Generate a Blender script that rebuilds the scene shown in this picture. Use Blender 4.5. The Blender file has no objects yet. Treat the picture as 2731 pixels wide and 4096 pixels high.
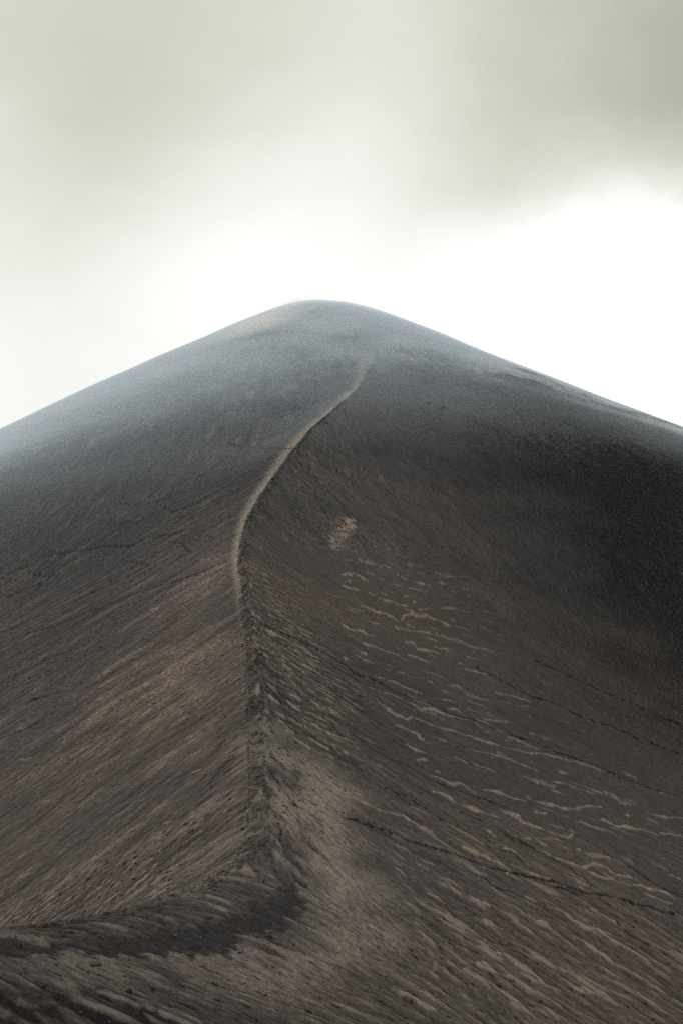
import bpy, math, random
import numpy as np
R_ = math.radians
FINE = 1.0
# ---------------------------------------------------------------- noise helpers
rng0 = np.random.RandomState(7)
PERM = rng0.permutation(4096).astype(np.int32)
GA = rng0.rand(4096).astype(np.float32)*2*np.pi
GX, GY = np.cos(GA), np.sin(GA)
def _h(ix, iy, seed):
    return PERM[(PERM[(ix + seed*131) & 4095] + iy) & 4095]
def pn(x, y, seed=0):
    """gradient noise, about -1..1"""
    x = np.asarray(x, np.float32); y = np.asarray(y, np.float32)
    xf = np.floor(x); yf = np.floor(y)
    ix = xf.astype(np.int32); iy = yf.astype(np.int32)
    fx = x-xf; fy = y-yf
    u = fx*fx*fx*(fx*(fx*6-15)+10); v = fy*fy*fy*(fy*(fy*6-15)+10)
    def g(dx, dy):
        h = _h(ix+dx, iy+dy, seed)
        return GX[h]*(fx-dx) + GY[h]*(fy-dy)
    a = g(0, 0); b = g(1, 0); c = g(0, 1); d = g(1, 1)
    a = a+u*(b-a); c = c+u*(d-c)
    return (a+v*(c-a))*1.5
def fbm(x, y, f, octv=4, seed=0, gain=.5):
    s = 0; amp = 1; t = 0
    for k in range(octv):
        s = s+amp*pn(x*f, y*f, seed+k*7); t += amp; amp *= gain; f *= 2.03
    return s/t
def sst(a, b, x):
    t = np.clip((x-a)/(b-a), 0, 1)
    return t*t*(3-2*t)
def smax(a, b, k):
    h = np.clip(.5+.5*(a-b)/k, 0, 1)
    return b+(a-b)*h+k*h*(1-h)

# ---------------------------------------------------------------- terrain (heights relative to the camera)
RID = np.array([(12, 420, 60), (13, 350, 70), (11.9, 333.4, 72), (8.32, 312.7, 68.05), (4.76, 290.2, 57.92), (-2.06, 266.5, 47.71),
 (-7.24, 247.5, 39.87), (-10.69, 227.7, 32.03), (-13.66, 203.8, 22.96), (-15.4, 187.6, 17.09), (-16.28, 173.2, 12.06),
 (-16.07, 159.7, 7.5), (-15.35, 149.0, 4.0), (-13.65, 136.1, -0.09), (-12.17, 123.2, -4.07), (-10.86, 113.0, -7.09),
 (-9.55, 102.3, -10.21), (-8.44, 93.2, -12.73), (-7.67, 85.6, -14.82), (-6.98, 78.6, -16.75), (-6.70, 74.3, -17.75),
 (-6.91, 70.4, -18.55), (-7.91, 66.5, -18.73), (-10.02, 61.5, -18.50), (-12.64, 56.5, -17.94), (-14.94, 52.5, -17.23), (-16.60, 49.8, -16.64),
 (-18.45, 46.8, -15.86), (-25, 38, -14.6), (-38, 20, -13.5), (-60, -10, -18), (-100, -60, -34)], float)
def resample(P, n):
    seg = np.r_[0, np.cumsum(np.hypot(*(P[1:, :2]-P[:-1, :2]).T))]
    t = seg[-1]*np.linspace(0, 1, 2000)
    Q = np.stack([np.interp(t, seg, P[:, k]) for k in range(3)], 1)
    for _ in range(60):
        Q[1:-1] = (Q[:-2]+2*Q[1:-1]+Q[2:])/4
    seg = np.r_[0, np.cumsum(np.hypot(*(Q[1:, :2]-Q[:-1, :2]).T))]
    # denser where the ridge is near
    w = np.linspace(0, 1, n)**1.25
    t = seg[-1]*w
    return np.stack([np.interp(seg[-1]-t[::-1], seg, Q[:, k]) for k in range(3)], 1)[::1]
NR = 220
RS = resample(RID[::-1], NR)[::-1].astype(np.float32)   # top -> bottom
AX, AY, AZ = -5.5, 420.0, 119.0
MW_L, MW_R = .52, .40
def ridge_field(x, y):
    """envelope of slopes hung on the ridge line: height, ridge index, signed distance (+ = right)"""
    x = np.asarray(x, np.float32).ravel(); y = np.asarray(y, np.float32).ravel()
    H = np.empty_like(x); I = np.empty(x.size, np.float32); D = np.empty_like(x)
    tx = np.gradient(RS[:, 0]); ty = np.gradient(RS[:, 1]); L = np.hypot(tx, ty)+1e-9; tx = tx/L; ty = ty/L
    yy = RS[:, 1]
    wR = np.interp(yy, [45, 60, 75, 100, 140, 200, 300], [1.5, 2.5, 6.0, 4.5, 2.0, .7, .6]).astype(np.float32)
    mR = np.interp(yy, [60, 90, 140, 220, 330], [.36, .37, .40, .45, .50]).astype(np.float32)
    P = np.stack([RS[:, 0], RS[:, 1], RS[:, 2], wR, mR], 1).astype(np.float32)
    def drops(X, Y, Q, TX, TY):
        dx = X-Q[..., 0]; dy = Y-Q[..., 1]
        right = dy*TX-dx*TY > 0                            # ridge runs top->bottom: >0 means viewer's right
        d = np.sqrt(dx*dx+dy*dy)
        drop = np.where(right, Q[..., 4]*(np.sqrt(d*d+Q[..., 3]**2)-Q[..., 3]), MW_L*(np.sqrt(d*d+.09)-.3))
        return Q[..., 2]-drop, d, right
    for a in range(0, x.size, 20000):
        X = x[a:a+20000]; Y = y[a:a+20000]
        h, d, right = drops(X[:, None], Y[:, None], P[None], tx[None], ty[None])
        k = np.argmax(h, 1)
        best = np.full(X.size, -1e9, np.float32); bi = np.zeros(X.size, np.float32); bd = np.zeros(X.size, np.float32)
        def tryat(t):
            nonlocal best, bi, bd
            t = np.clip(t, 0, NR-1.001); k0 = t.astype(np.int32); f = (t-k0)[:, None].astype(np.float32)
            Q = P[k0]*(1-f)+P[k0+1]*f
            h, d, r = drops(X, Y, Q, tx[k0], ty[k0])
            g = h > best
            best = np.where(g, h, best); bi = np.where(g, t, bi); bd = np.where(g, np.where(r, d, -d), bd)
        for o in np.linspace(-1, 1, 9): tryat(k+o)
        c0 = bi.copy()
        for o in np.linspace(-.2, .2, 9): tryat(c0+o)
        H[a:a+20000] = best; I[a:a+20000] = bi; D[a:a+20000] = bd
    return H, I, D
def cone(x, y):
    dx = x-AX; dy = y-AY
    r = np.hypot(dx, dy); c = dx/(r+1e-6)                # c>0: viewer's right
    S = .53+.0*c+np.where(c < 0, .085*c*c, -.058*c*c)
    w = 14+14*np.clip(-c, 0, 1)
    z = AZ-S*(np.sqrt(r*r+w*w)-w)
    z = z-3.2*np.exp(-((dx-62)/26.)**2)*0
    z = z+.0008*np.maximum(r-110, 0)**2*np.where(c > 0, c, 0)
    z = np.where(r > 420, np.minimum(z, AZ-.3*r), z)
    z = np.where(r > 600, -200, z)
    return smax(z, -82+0*r, 30)
def terrain(x, y, full=False):
    sh = np.shape(x)
    x = np.asarray(x, np.float32).ravel(); y = np.asarray(y, np.float32).ravel()
    hs, I, D = ridge_field(x, y)
    hc = cone(x, y)
    k = np.interp(y, [60, 150, 300, 380], [8, 7, 3.0, 1.5])
    z = smax(hs, hc, k)
    z = z+1.6*fbm(x, y, 1/70., 3, 3)*sst(3, 40, np.abs(D))
    if full:
        return z, I, D, hs, hc
    return z.reshape(sh)
# END_TERRAIN
# features on the ground, in metres from the viewpoint
BANDS = [
(0.27,[(0.02,154.19),(1.55,155.49),(2.07,156.91),(2.91,155.93),(4.06,154.4)]),
(0.26,[(0.18,148.64),(1.15,148.16),(2.28,148.52),(2.99,148.43)]),
(0.18,[(2.71,164.41),(4.68,164.07),(5.74,163.63)]),
(0.14,[(6.43,164.95),(7.73,164.23),(8.6,163.8)]),
(0.15,[(7.23,173.46),(8.72,173.1)]),
(0.23,[(3.85,148.94),(5.14,148.84)]),
(0.26,[(5.49,147.76),(7.27,147.94),(8.56,148.1),(10.05,148.58)]),
(0.31,[(2.85,141.64),(4.62,141.1),(6.34,141.69),(7.4,141.33),(8.1,140.32)]),
(0.31,[(0.02,130.12),(1.14,129.39),(2.84,129.9),(4.38,129.5)]),
(0.21,[(6.94,137.33),(8.04,136.75)]),
(0.24,[(8.47,138.88),(9.58,137.55),(10.36,137.96),(11.27,139.27),(12.71,139.09),(14.27,139.66),(15.13,139.24)]),
(0.32,[(8.32,141.31),(9.44,144.36),(10.34,145.99),(10.93,145.33),(12.27,146.25),(13.64,145.64)]),
(0.16,[(11.13,147.94),(12.7,149.35)]),
(0.17,[(8.29,131.35),(9.45,131.67),(9.92,130.4),(11.39,131.03),(12.82,131.17)]),
(0.27,[(2.73,124.95),(4.09,125.09),(5.44,124.97),(6.66,125.08),(8.36,124.14)]),
(0.21,[(1.44,119.67),(2.59,118.55),(3.87,118.56)]),
(0.32,[(2.37,120.77),(3.16,120.75)]),
(0.26,[(5.33,119.73),(6.11,119.73)]),
(0.18,[(6.54,118.17),(7.69,118.14),(8.41,117.44)]),
(0.20,[(3.46,113.62),(4.94,113.76),(6.17,113.73),(7.1,112.97),(8.9,112.56)]),
(0.18,[(9.28,118.81),(11.03,118.35)]),
(0.24,[(2.98,109.82),(4.5,109.11),(5.47,109.67),(6.81,108.46),(8.16,107.78),(9.82,108.08),(11.16,107.59),(12.62,108.11),(13.82,108.43),(14.89,106.95)]),
(0.17,[(10.86,112.72),(12.55,113.67)]),
(0.14,[(11.35,110.46),(12.7,110.77),(13.79,110)]),
(0.25,[(3.69,106.24),(4.52,104.37),(5.46,103),(6.65,102.5),(7.31,104),(8.29,103.61),(9.47,103.1)]),
(0.26,[(5.38,100.36),(6.46,99.71),(7.29,99.26),(8.08,98.53)]),
(0.23,[(9.82,103.28),(11.4,103.52),(12.51,103.54),(13.83,103.42),(15.58,103.23),(17.16,103.42)]),
(0.21,[(17.44,103.73),(19.27,103.97),(20.84,105.11),(22.2,105.19),(24.08,105.5)]),
(0.24,[(12.48,99.82),(13.8,100.02),(15.51,99.98),(17.07,100.37),(18.29,99.96),(19.45,99.89)]),
(0.18,[(8.99,100.38),(10.16,100.2),(11.17,99.62)]),
(0.17,[(15.24,110.21),(16.7,110.44),(18.23,111.08)]),
(0.16,[(17.45,106.42),(19.02,106.28)]),
(0.19,[(10.69,96.34),(11.98,95.89)]),
(0.23,[(12.57,96.49),(13.66,96.13),(14.81,95.63)]),
(0.22,[(7.02,93),(8.1,93.93)]),
(0.17,[(6.21,95.96),(6.97,94.99),(7.9,95.21)]),
(0.18,[(21.69,101.3),(22.67,101.34)]),
(0.20,[(15.34,128.57),(16.73,128.58),(18.11,128.53),(19.3,129.08)]),
(0.27,[(18.56,122.5),(19.67,122.82)]),
(0.21,[(19.61,122.47),(21.81,122.96),(23.36,122.76)]),
(0.26,[(15.74,167.49),(17.11,166.63),(19.36,167.26)]),
(0.25,[(15.42,162.38),(17.07,162.92)]),
(0.21,[(12.05,159.88),(14.16,160.14)]),
(0.21,[(10.42,156.42),(11.97,156.7),(13.32,156.5)]),
(0.21,[(9.69,161.18),(10.34,160.36)]),
(0.20,[(10.69,150.72),(11.35,150.79)]),
(0.27,[(14.82,151.17),(17.69,153.2)]),
(0.23,[(15.51,148.37),(17.41,148.1)]),
(0.19,[(12.36,141.99),(13.85,141.5)]),
(0.21,[(13.09,139.95),(15.17,139.53),(16.88,138.76)]),
(0.18,[(15.89,140.57),(18.1,138.88),(19.39,139.5)]),
(0.18,[(16.6,134.1),(18.57,133.69)]),
(0.20,[(12.19,133.57),(14.28,134.19),(13.81,132.48)]),
(0.16,[(4.59,103.48),(5.36,103.22)]),
(0.23,[(0.01,116.83),(1.28,116.87)]),
(0.16,[(8.49,91.66),(8.86,91.46)]),
(0.26,[(11.53,146.95),(12.74,146.2),(14.32,146.19),(15.75,144.79)]),
(0.19,[(8.37,126.22),(9.6,126.29),(10.93,125.88)]),
(0.16,[(13.24,119.85),(14.33,120.28)]),
(0.20,[(0.68,151.19),(1.51,151.72)]),
(0.22,[(7.84,89.89),(8.91,90.04),(9.83,89.65),(10.5,90.37),(11.19,89.72),(11.76,89.01)]),
(0.28,[(12.34,90.42),(13.72,91.22),(14.49,91.16),(15.6,90.78),(16.57,90.81)]),
(0.24,[(16.84,92.24),(17.72,91.69),(19.14,91.93),(20.17,92.18),(21.49,92.77),(22.77,93.91),(24.26,95)]),
(0.17,[(20.16,97.7),(22,98.44),(22.92,97.88),(24.64,98.07)]),
(0.17,[(18.24,96.95),(18.88,96.53)]),
(0.17,[(19.17,95.9),(20.94,95.56)]),
(0.23,[(7.84,86.8),(8.59,86.91),(9.45,86.22),(10.11,85.64)]),
(0.24,[(10.21,85.71),(11.23,85.81),(12.12,85.6),(13.12,85.58)]),
(0.26,[(13.53,86.98),(14.37,87),(15.36,86.32),(16.56,85.87),(17.97,85.63),(19.17,85.69),(19.73,86.53)]),
(0.21,[(1.4,80.87),(2.25,80.39),(2.84,79.97),(3.26,79.84)]),
(0.16,[(3.26,79.84),(4.81,80.01)]),
(0.26,[(4.81,80.01),(5.61,79.19),(6.58,78.68),(7.38,78.27)]),
(0.19,[(8.43,81.01),(9.29,80.25),(10.25,79.77),(11.03,79.25),(11.8,78.77)]),
(0.24,[(8.26,78.64),(9,77.86),(9.94,77.39),(11.19,76.97),(12.07,76.33),(12.58,75.98)]),
(0.13,[(5.66,82.31),(7.18,81.62)]),
(0.23,[(12.58,79.47),(13.57,79.32)]),
(0.20,[(11.86,82),(12.38,81.39)]),
(0.14,[(14.66,82.52),(15.41,82.74)]),
(0.14,[(15.73,83.01),(16.76,82.45)]),
(0.17,[(12.83,76.98),(13.78,76.79),(14.69,76.46),(15.99,76.43)]),
(0.23,[(15.53,81.57),(16.49,81.17),(17.47,80.94),(18.28,80.71),(19.15,80.77),(20.04,81.57),(21.05,81.45),(22,81.13),(23,81.02)]),
(0.23,[(19.13,79.99),(20.13,79.89),(21.26,79.7),(22.65,79.84)]),
(0.23,[(22.91,80.15),(23.91,80.08),(24.82,80.29)]),
(0.17,[(23.56,78.93),(24.28,78.58),(25.43,78.55)]),
(0.17,[(24.82,80.29),(25.62,80.12),(25.93,79.53)]),
(0.16,[(19.78,90),(20.38,89.3),(21.28,89.44),(22.16,89.15),(23.33,89.3),(24.05,89.14)]),
(0.20,[(22.5,91.25),(23.86,91.99),(24.66,91.34),(26.18,91.89),(27.72,92.46),(28.65,92.3)]),
(0.17,[(29.32,97.65),(30.94,98.18),(33.58,99.89)]),
(0.18,[(29.05,92.93),(30.22,94.08),(31.76,94.63)]),
(0.18,[(21.03,83.03),(22.1,83.38)]),
(0.18,[(17.87,83.13),(18.6,83.19)]),
(0.15,[(19.24,83.27),(19.61,83.34)]),
(0.15,[(26.55,95.23),(27.09,95.37)]),
(0.19,[(16.8,89.01),(18.02,89.37)]),
(0.15,[(25.73,85.12),(27.08,84.54)]),
(0.15,[(26.96,83.93),(27.94,83.53)]),
(0.15,[(17.07,78.01),(17.88,77.57),(18.8,77.31)]),
(0.21,[(10.95,71.33),(11.75,70.7),(12.52,70.03),(13.18,69.58),(13.99,69.24),(14.57,68.53),(15.23,67.65),(15.94,67.07)]),
(0.28,[(9.16,65.32),(9.96,64.27),(10.82,63.77),(11.48,62.96),(12.26,62.24),(13.08,61.78)]),
(0.28,[(14.46,72.19),(15.5,72.07),(16.05,71.15),(16.87,70.81),(17.85,70.57),(18.57,69.95),(19.54,69.73),(20.67,68.65)]),
(0.29,[(15.56,69.06),(16.72,68.44),(17.44,67.39),(18.47,67.01),(19.65,66.27),(20.64,65.46)]),
(0.16,[(17.86,73.58),(18.98,73.09),(19.99,72.31)]),
(0.18,[(8.85,70.31),(9.68,69.91),(10.4,69.73)]),
(0.21,[(5.91,69.29),(6.87,68.54)]),
(0.24,[(8.82,67.91),(9.9,67.41),(10.58,67.25)]),
(0.27,[(7.74,62.82),(8.59,62.32),(9.72,61.94),(10.45,61.63)]),
(0.10,[(5.67,73.65),(6.74,73.28)]),
(0.27,[(2.79,57.27),(3.65,57.34),(4.44,56.74),(5.14,56.51)]),
(0.24,[(4.94,61.28),(5.8,60.79)]),
(0.25,[(13.16,72.6),(13.89,72.44)]),
(0.19,[(17.79,71.19),(18.65,70.75)]),
(0.22,[(13.4,63.26),(14.38,62.88),(15.32,62.93),(15.95,62.83)]),
(0.21,[(26.64,97.74),(28.06,98.32)]),
(0.16,[(3.75,71.5),(4.54,70.72)]),
(0.20,[(25.76,99.93),(27.32,99.4)]),
(0.57,[(-20.22,115.52),(-18.21,116.99),(-16.63,118.32),(-14.81,120.1),(-13.2,120.86)]),
(0.38,[(-28.66,123.83),(-26.61,124.2),(-24.78,124.46)]),
(0.44,[(-38.8,125.59),(-37.24,125.78)]),
(0.43,[(-30.84,109.72),(-29.91,110.19)]),
(0.32,[(-34.36,105.87),(-32.22,105.54)]),
]
TRACKS = [
(0.10,0,[(-9.69,121.25),(-7.79,120.47),(-6.15,119.28),(-3.26,117.72),(0.02,114.85)]),
(0.10,0,[(0.01,115.66),(1.48,112.85),(3.18,112.61),(4.84,111.61),(7.18,110.53),(9.79,110.38),(12.26,109.09),(14.98,108.41),(17.67,107.76),(20.4,107.5),(22.57,106.87),(24.99,106.49),(28.49,105.96)]),
(0.09,0,[(28.81,105.47),(30.36,105.38),(32.78,105.23),(35.49,105.44)]),
(0.11,0,[(17.53,130.36),(20.48,127.76),(23.85,125.25),(26.04,125.42),(28.64,122.76),(31.65,122.16),(34.53,121.26),(36.85,120.37),(40.23,119.13)]),
(0.09,0,[(26.83,140.55),(30.55,138.21),(34.38,134.61),(38.15,132.69),(41.16,130.52),(43.91,129.73)]),
(0.15,1,[(0.01,77.36),(1,77.33),(2.98,76.97),(4.74,76.22),(6.84,76.05),(8.43,75.8),(10.02,75.57),(12.28,75.63),(14.29,76.05),(16.32,76.47),(17.9,76.3),(20.43,76.7),(22.94,76.93),(25.83,77.4)]),
(0.15,0,[(12.98,75.97),(14.22,75.68),(16.2,75.92),(17.72,75.58)]),
(0.10,0,[(17.27,75),(18.22,74.36),(19.44,73.08),(20.17,71.88),(21.6,71.14),(22.48,70.62)]),
(0.09,0,[(3.64,84.5),(5.42,84),(7.08,82.47),(8.38,81.37),(9.63,80.29),(10.89,79.45),(11.8,78.77)]),
(0.08,0,[(7.31,89.39),(8.82,89.13),(10.49,88.77),(12.89,88.25),(14.73,87.99)]),
(0.07,0,[(9.97,84.49),(11.66,83.64),(13.59,82.4),(15.06,81.83),(16.62,80.96),(17.64,80.15),(18.45,78.57),(19.18,77.53)]),
(0.07,0,[(18.61,88.59),(19.7,86.79),(21.08,85.65),(21.93,84.08),(23.24,83.04),(24.23,82.23),(25.88,80.9),(26.93,80.58)]),
(0.10,0,[(12.55,79.27),(13.48,78.79),(14.4,77.45)]),
(0.06,0,[(10.05,73.54),(11.16,72.66),(12.64,72.31)]),
(0.10,0,[(-52.63,154.58),(-48.49,154.12),(-43.95,152.24),(-39.18,151.58),(-35.78,151.04),(-31.96,151.54),(-25.78,150.03),(-23.09,149.55),(-21.19,149.89),(-16.97,150.04)]),
(0.11,0,[(-55.19,161.97),(-51.77,162.18),(-48.46,162.79),(-43.95,163.02),(-41.11,164.32),(-38.75,163.36),(-34.8,164.76),(-31.81,165.93),(-34.95,172.44),(-38.99,179.73)]),
(0.12,0,[(-61.84,181.03),(-58.64,183.24),(-54.57,184.23),(-54.06,186.53),(-58.91,190.35),(-56.95,196.25),(-58.02,199.09),(-56.04,197.52),(-50.08,196.11),(-45,194.47),(-40.57,189.71),(-36.18,190.49),(-31.05,184.74),(-24.76,180.09)]),
(0.08,0,[(-25.14,164.78),(-27.5,172.72),(-30.96,179.65)]),
(0.10,0,[(-38.4,113.58),(-35.56,113.81),(-32.9,115.54)]),
(0.12,0,[(-45.54,134.14),(-41.86,135.23),(-38.97,136.29),(-34.39,135.61)]),
(0.11,0,[(-38.37,122.57),(-37.08,122.66),(-33.34,121.52)]),
(0.16,0,[(-37.32,122.57),(-36.8,123.01)]),
(0.10,0,[(-38.29,113.26),(-36.98,113.69),(-34.24,114.28)]),
(0.13,0,[(-65.43,191.24),(-63.04,194.03),(-60.43,195.09)]),
(0.14,0,[(-51.88,211.79),(-46.48,207.42),(-41.48,204.04),(-36.17,211.94),(-34.03,218.94)]),
(0.16,0,[(-39.3,216.34),(-35.23,226.44),(-31.9,227.46),(-29.2,233.77),(-26.74,239.24),(-24.65,244.5),(-28.73,249.38),(-24.75,256.34),(-21.21,261.39)]),
(0.16,0,[(-28.73,249.38),(-25.39,246.43),(-21.93,244.19),(-17.22,238.64),(-11.42,227.75)]),
(0.14,0,[(-49.49,220.45),(-46.35,218.25),(-43.57,216.34),(-39.3,216.34),(-35.93,218.82)]),
(0.13,0,[(-32.17,196.32),(-29.04,198.32),(-24.74,198.62),(-20.91,203.54),(-17.95,210.62)]),
(0.14,0,[(-35.41,204.99),(-31.42,205.25),(-27.92,209.28),(-23.67,212.2)]),
(0.20,0,[(-19.11,300.14),(-15.85,301.27),(-11.22,302.51),(-7.39,310.28),(0.04,317.27)]),
(0.19,0,[(-8.61,283.32),(-13.86,288.08),(-10.33,296.26),(-4.46,298.61)]),
(0.18,0,[(-9.23,265.4),(-5.64,262.15),(-4.01,269.24),(0.04,276)]),
(0.15,0,[(-14.41,345.87),(-8.97,343.84),(0.05,348.87)]),
(0.15,0,[(-25.28,347.47),(-18.26,346.03),(-10.82,330.74),(-4.99,333.71),(0.05,328.44)]),
(0.14,0,[(-23.97,311.17),(-19.98,313.54),(-16.25,321.95),(-9.93,325.74),(0.04,325.89)]),
(0.12,0,[(-16.14,273.11),(-20.65,276.78),(-17.32,282.25),(-10.33,279.09),(-0.46,284.67)]),
(0.11,0,[(-21.32,249.45),(-18.78,252.25),(-12.33,256.95),(-9.46,256.01)]),
(0.16,0,[(-2.04,246.86),(-2.35,250.68),(-4.3,251.83)]),
(0.29,0,[(0.05,366.2),(4.73,351.31),(7.76,347.61),(6.13,342.82),(7.91,337.61),(11.5,333.12),(11.95,325.37),(10.6,317.58),(9.7,311.43)]),
(0.24,0,[(0.05,356.43),(4.07,362.18),(1.7,371.67)]),
(0.15,0,[(0.04,331.09),(3.73,332.75),(6.75,335.98)]),
(0.14,0,[(0.04,316.15),(2.86,317.52),(5.77,322.77)]),
(0.21,0,[(0.04,311.48),(3.52,314.03),(7.66,312.5)]),
(0.09,0,[(-21.25,83.59),(-20.29,84.74),(-19.04,86.4),(-17.44,87.55)]),
(0.10,0,[(-15.74,76.17),(-13.28,76.87),(-11.62,78.85),(-10.35,79.41)]),
]
REG = {
'dark_smooth': [(-17.47,46.52),(-15.9,47.72),(-13.84,49.43),(-12.78,50.67),(-11.85,52.23),(-10.55,54.06),(-8.66,56.77),(-6.01,60.35),(-4.46,63.91),(-3.13,67.42),(-2.19,65.25),(-2.61,62.04),(-4.22,58.89),(-5.58,58.6),(-5.7,56.23),(-5.92,54.96),(-8.35,53.31),(-10.08,51.18),(-13.07,48.58),(-15.47,46.48),(-17.02,45.35)],
'tan_band': [(-17.05,45.44),(-15.47,46.48),(-13.07,48.58),(-10.06,51.11),(-8.33,53.18),(-5.91,54.84),(-5.48,56.41),(-5.2,58.59),(-3.61,59.16),(-2.35,62.21),(-2.05,65.32),(-3.22,69.36),(-4.22,73.73),(-5.35,78.52),(-6.14,82.1),(-6.88,86.94),(-6.22,90.82),(-3.19,88.34),(-0.13,84.68),(1.27,81.38),(1.8,74.53),(1.94,68.58),(2.12,61.28),(-0.81,57.04),(-3.61,53.67),(-6.17,51.3),(-9.05,49.24),(-12.08,46.81),(-14.99,45.09),(-16.56,44.18)],
'bottom_dark': [(-16.15,43.13),(-14.61,44.01),(-12.2,45.45),(-9.59,46.86),(-7.65,47.13),(-6.86,45.3),(-6.58,40.83),(-13.66,36.8)],
'mid_tan': [(-10.7,123.7),(-7.45,108.21),(-6.78,93.04),(-4.76,82.77),(0.01,85.11),(3.43,87.36),(3.19,96.75),(1.87,104.58),(-0.18,114.28),(-3.01,117.96),(-4.49,123.39),(-7.69,131.94),(-11.88,147.92)],
'pink_patch': [(-1.38,165.99),(-2.02,170.93),(-0.7,178.58),(0.33,185.85),(2.29,186.44),(2.69,180.54),(0.6,172.48),(-0.29,167)],
'left_brown': [(-16.49,164.61),(-14.07,143.96),(-11.25,117),(-9.14,98.88),(-7.69,83.65),(-7.14,77.81),(-7.66,74.91),(-8.92,73.51),(-11.33,73.88),(-14.34,77.3),(-20.61,89.91),(-28.8,101.54),(-33.7,114.1),(-31.87,123.87),(-29.48,134.61),(-25.87,146.9),(-21.67,160.47)],
'dark_right': [(35.72,273.19),(35.23,219.11),(34.03,182.84),(34.84,155.31),(36.6,131.07),(47.9,121.51),(70.34,145.71),(109.49,223.86),(97.64,282.59),(76.81,282.54)],  # outline of the shade painted into the right flank's colour
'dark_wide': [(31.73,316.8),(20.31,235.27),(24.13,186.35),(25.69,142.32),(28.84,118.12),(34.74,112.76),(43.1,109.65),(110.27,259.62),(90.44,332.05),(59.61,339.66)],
'left_rough': [(-15.72,50.37),(-13.56,54.56),(-10.9,58.95),(-9.82,68.92),(-9.65,74.26),(-11.65,81.37),(-15.01,80.79),(-17.26,80.05),(-21.25,80.36),(-26.93,80.58),(-29.65,78.87)],
'wave': [(-2.17,166.73),(5.84,177.18),(15.71,171.06),(22.02,168.1),(26.75,153.7),(26.04,133.56),(28.8,121.23),(37.09,114.89),(36.15,99.29),(28.12,80.02),(21.55,77.75),(16.27,76.24),(12.07,80.57),(8.56,88.4),(6.91,97.05),(3.57,109.66),(-1.39,129.42),(-4.78,146.73)],
}
DENOISE = False
HAZE = .00005
SUN_EL, SUN_ROT, SUN_E = R_(30), R_(-95), 1.5
ROCKS = [(-37.13, 122.63, .42, 1, 'jagged dark rock at the far left where faint rills meet on the grey slope', .7, 20),
 (-7.18, 74.55, .20, 2, 'small black rock on the ridge crest just above where the crest bends left', .8, 60, 1.2),
 (-11.72, 48.61, .22, 3, 'flat dark rock on the pale ash band below the dark hollow', .5, 10, 1.9),
 (24.8, 283.26, .55, 4, 'dark rock high on the right slope, left of the pair', .8, 40),
 (28.33, 279.87, .60, 5, 'lower rock of the dark pair high on the right slope', .8, 0),
 (29.06, 282.07, .50, 6, 'upper rock of the dark pair high on the right slope', .8, 70)]
MISTS = [dict(loc=(-29, 353, 95), scale=(34, 8, 5), dens=.32, tilt=-24, seed=1., label='white wisp of mist clinging to the skyline left of the summit'),
 dict(loc=(32, 325, 72), scale=(32, 8, 3), dens=.04, tilt=20, seed=3., label='thin mist streak on the right shoulder just below the summit'),
 dict(loc=(93, 310, 52), scale=(38, 8, 4), dens=.05, tilt=17, seed=4., label='mist wisp on the lower right skyline near the edge of view')]
SHELLS = [(3.2, 180, 385, .105, (.80, .89, 1, 1), 'wide blue grey veil of mist over the upper slopes'), (1.8, 260, 400, .34, (.94, .985, 1, 1), 'pale mist lying right over the rounded summit')]
# centres of bright and dark cloud as sky directions, with radius and strength
SKY_BASE = .79
SKY_BLOBS = [((0.255, 0.987, 0.212), 0.26, 1.15),
 ((-0.029, 0.984, 0.250), 0.28, 0.24),
 ((-0.381, 0.993, 0.137), 0.42, 0.22),
 ((0.009, 0.975, 0.375), 0.28, 0.1),
 ((-0.237, 0.961, 0.555), 0.26, -0.15),
 ((0.398, 0.968, 0.458), 0.34, -0.3),
 ((0.285, 0.959, 0.588), 0.25, -0.07),
 ((0.486, 0.996, 0.087), 0.4, 0.6)]
def clock(msg, _t=[None]):
    import time
    t = time.time()
    if _t[0]: print('T %.1f %s' % (t-_t[0], msg))
    _t[0] = t
clock('start')
C = bpy.context.scene.collection
def link(name, me, mat=None, parent=None):
    o = bpy.data.objects.new(name, me); C.objects.link(o)
    if mat: me.materials.append(mat)
    if parent: o.parent = parent
    return o

# ---------------------------------------------------------------- mesh rows and columns: finer where nearer
a_f = np.linspace(-22.5, 22.5, int(1100*FINE))
a_c = np.r_[np.linspace(22.5, 60, 60)[1:], np.linspace(60, 300, 70)[1:], np.linspace(300, 337.5, 60)[1:-1]]
az = np.radians(np.r_[a_f, a_c])
rr = np.linspace(38, 470, 20000)
dens = FINE*1200*(35/rr**2+.000414)
cum = np.r_[0, np.cumsum((dens[1:]+dens[:-1])/2*np.diff(rr))]
r_m = np.interp(np.linspace(0, cum[-1], int(cum[-1])), cum, rr)
r_all = np.r_[np.geomspace(1.0, 38, 60)[:-1], r_m, np.geomspace(470, 1500, 60)[1:]]
A, Rr = np.meshgrid(az, r_all)
X = (Rr*np.sin(A)).astype(np.float32); Y = (Rr*np.cos(A)).astype(np.float32)
SH = X.shape
x = X.ravel(); y = Y.ravel(); r = Rr.ravel().astype(np.float32)
z, RI, D, hs, hc = terrain(x, y, True)
clock('terrain %s' % (SH,))

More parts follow.
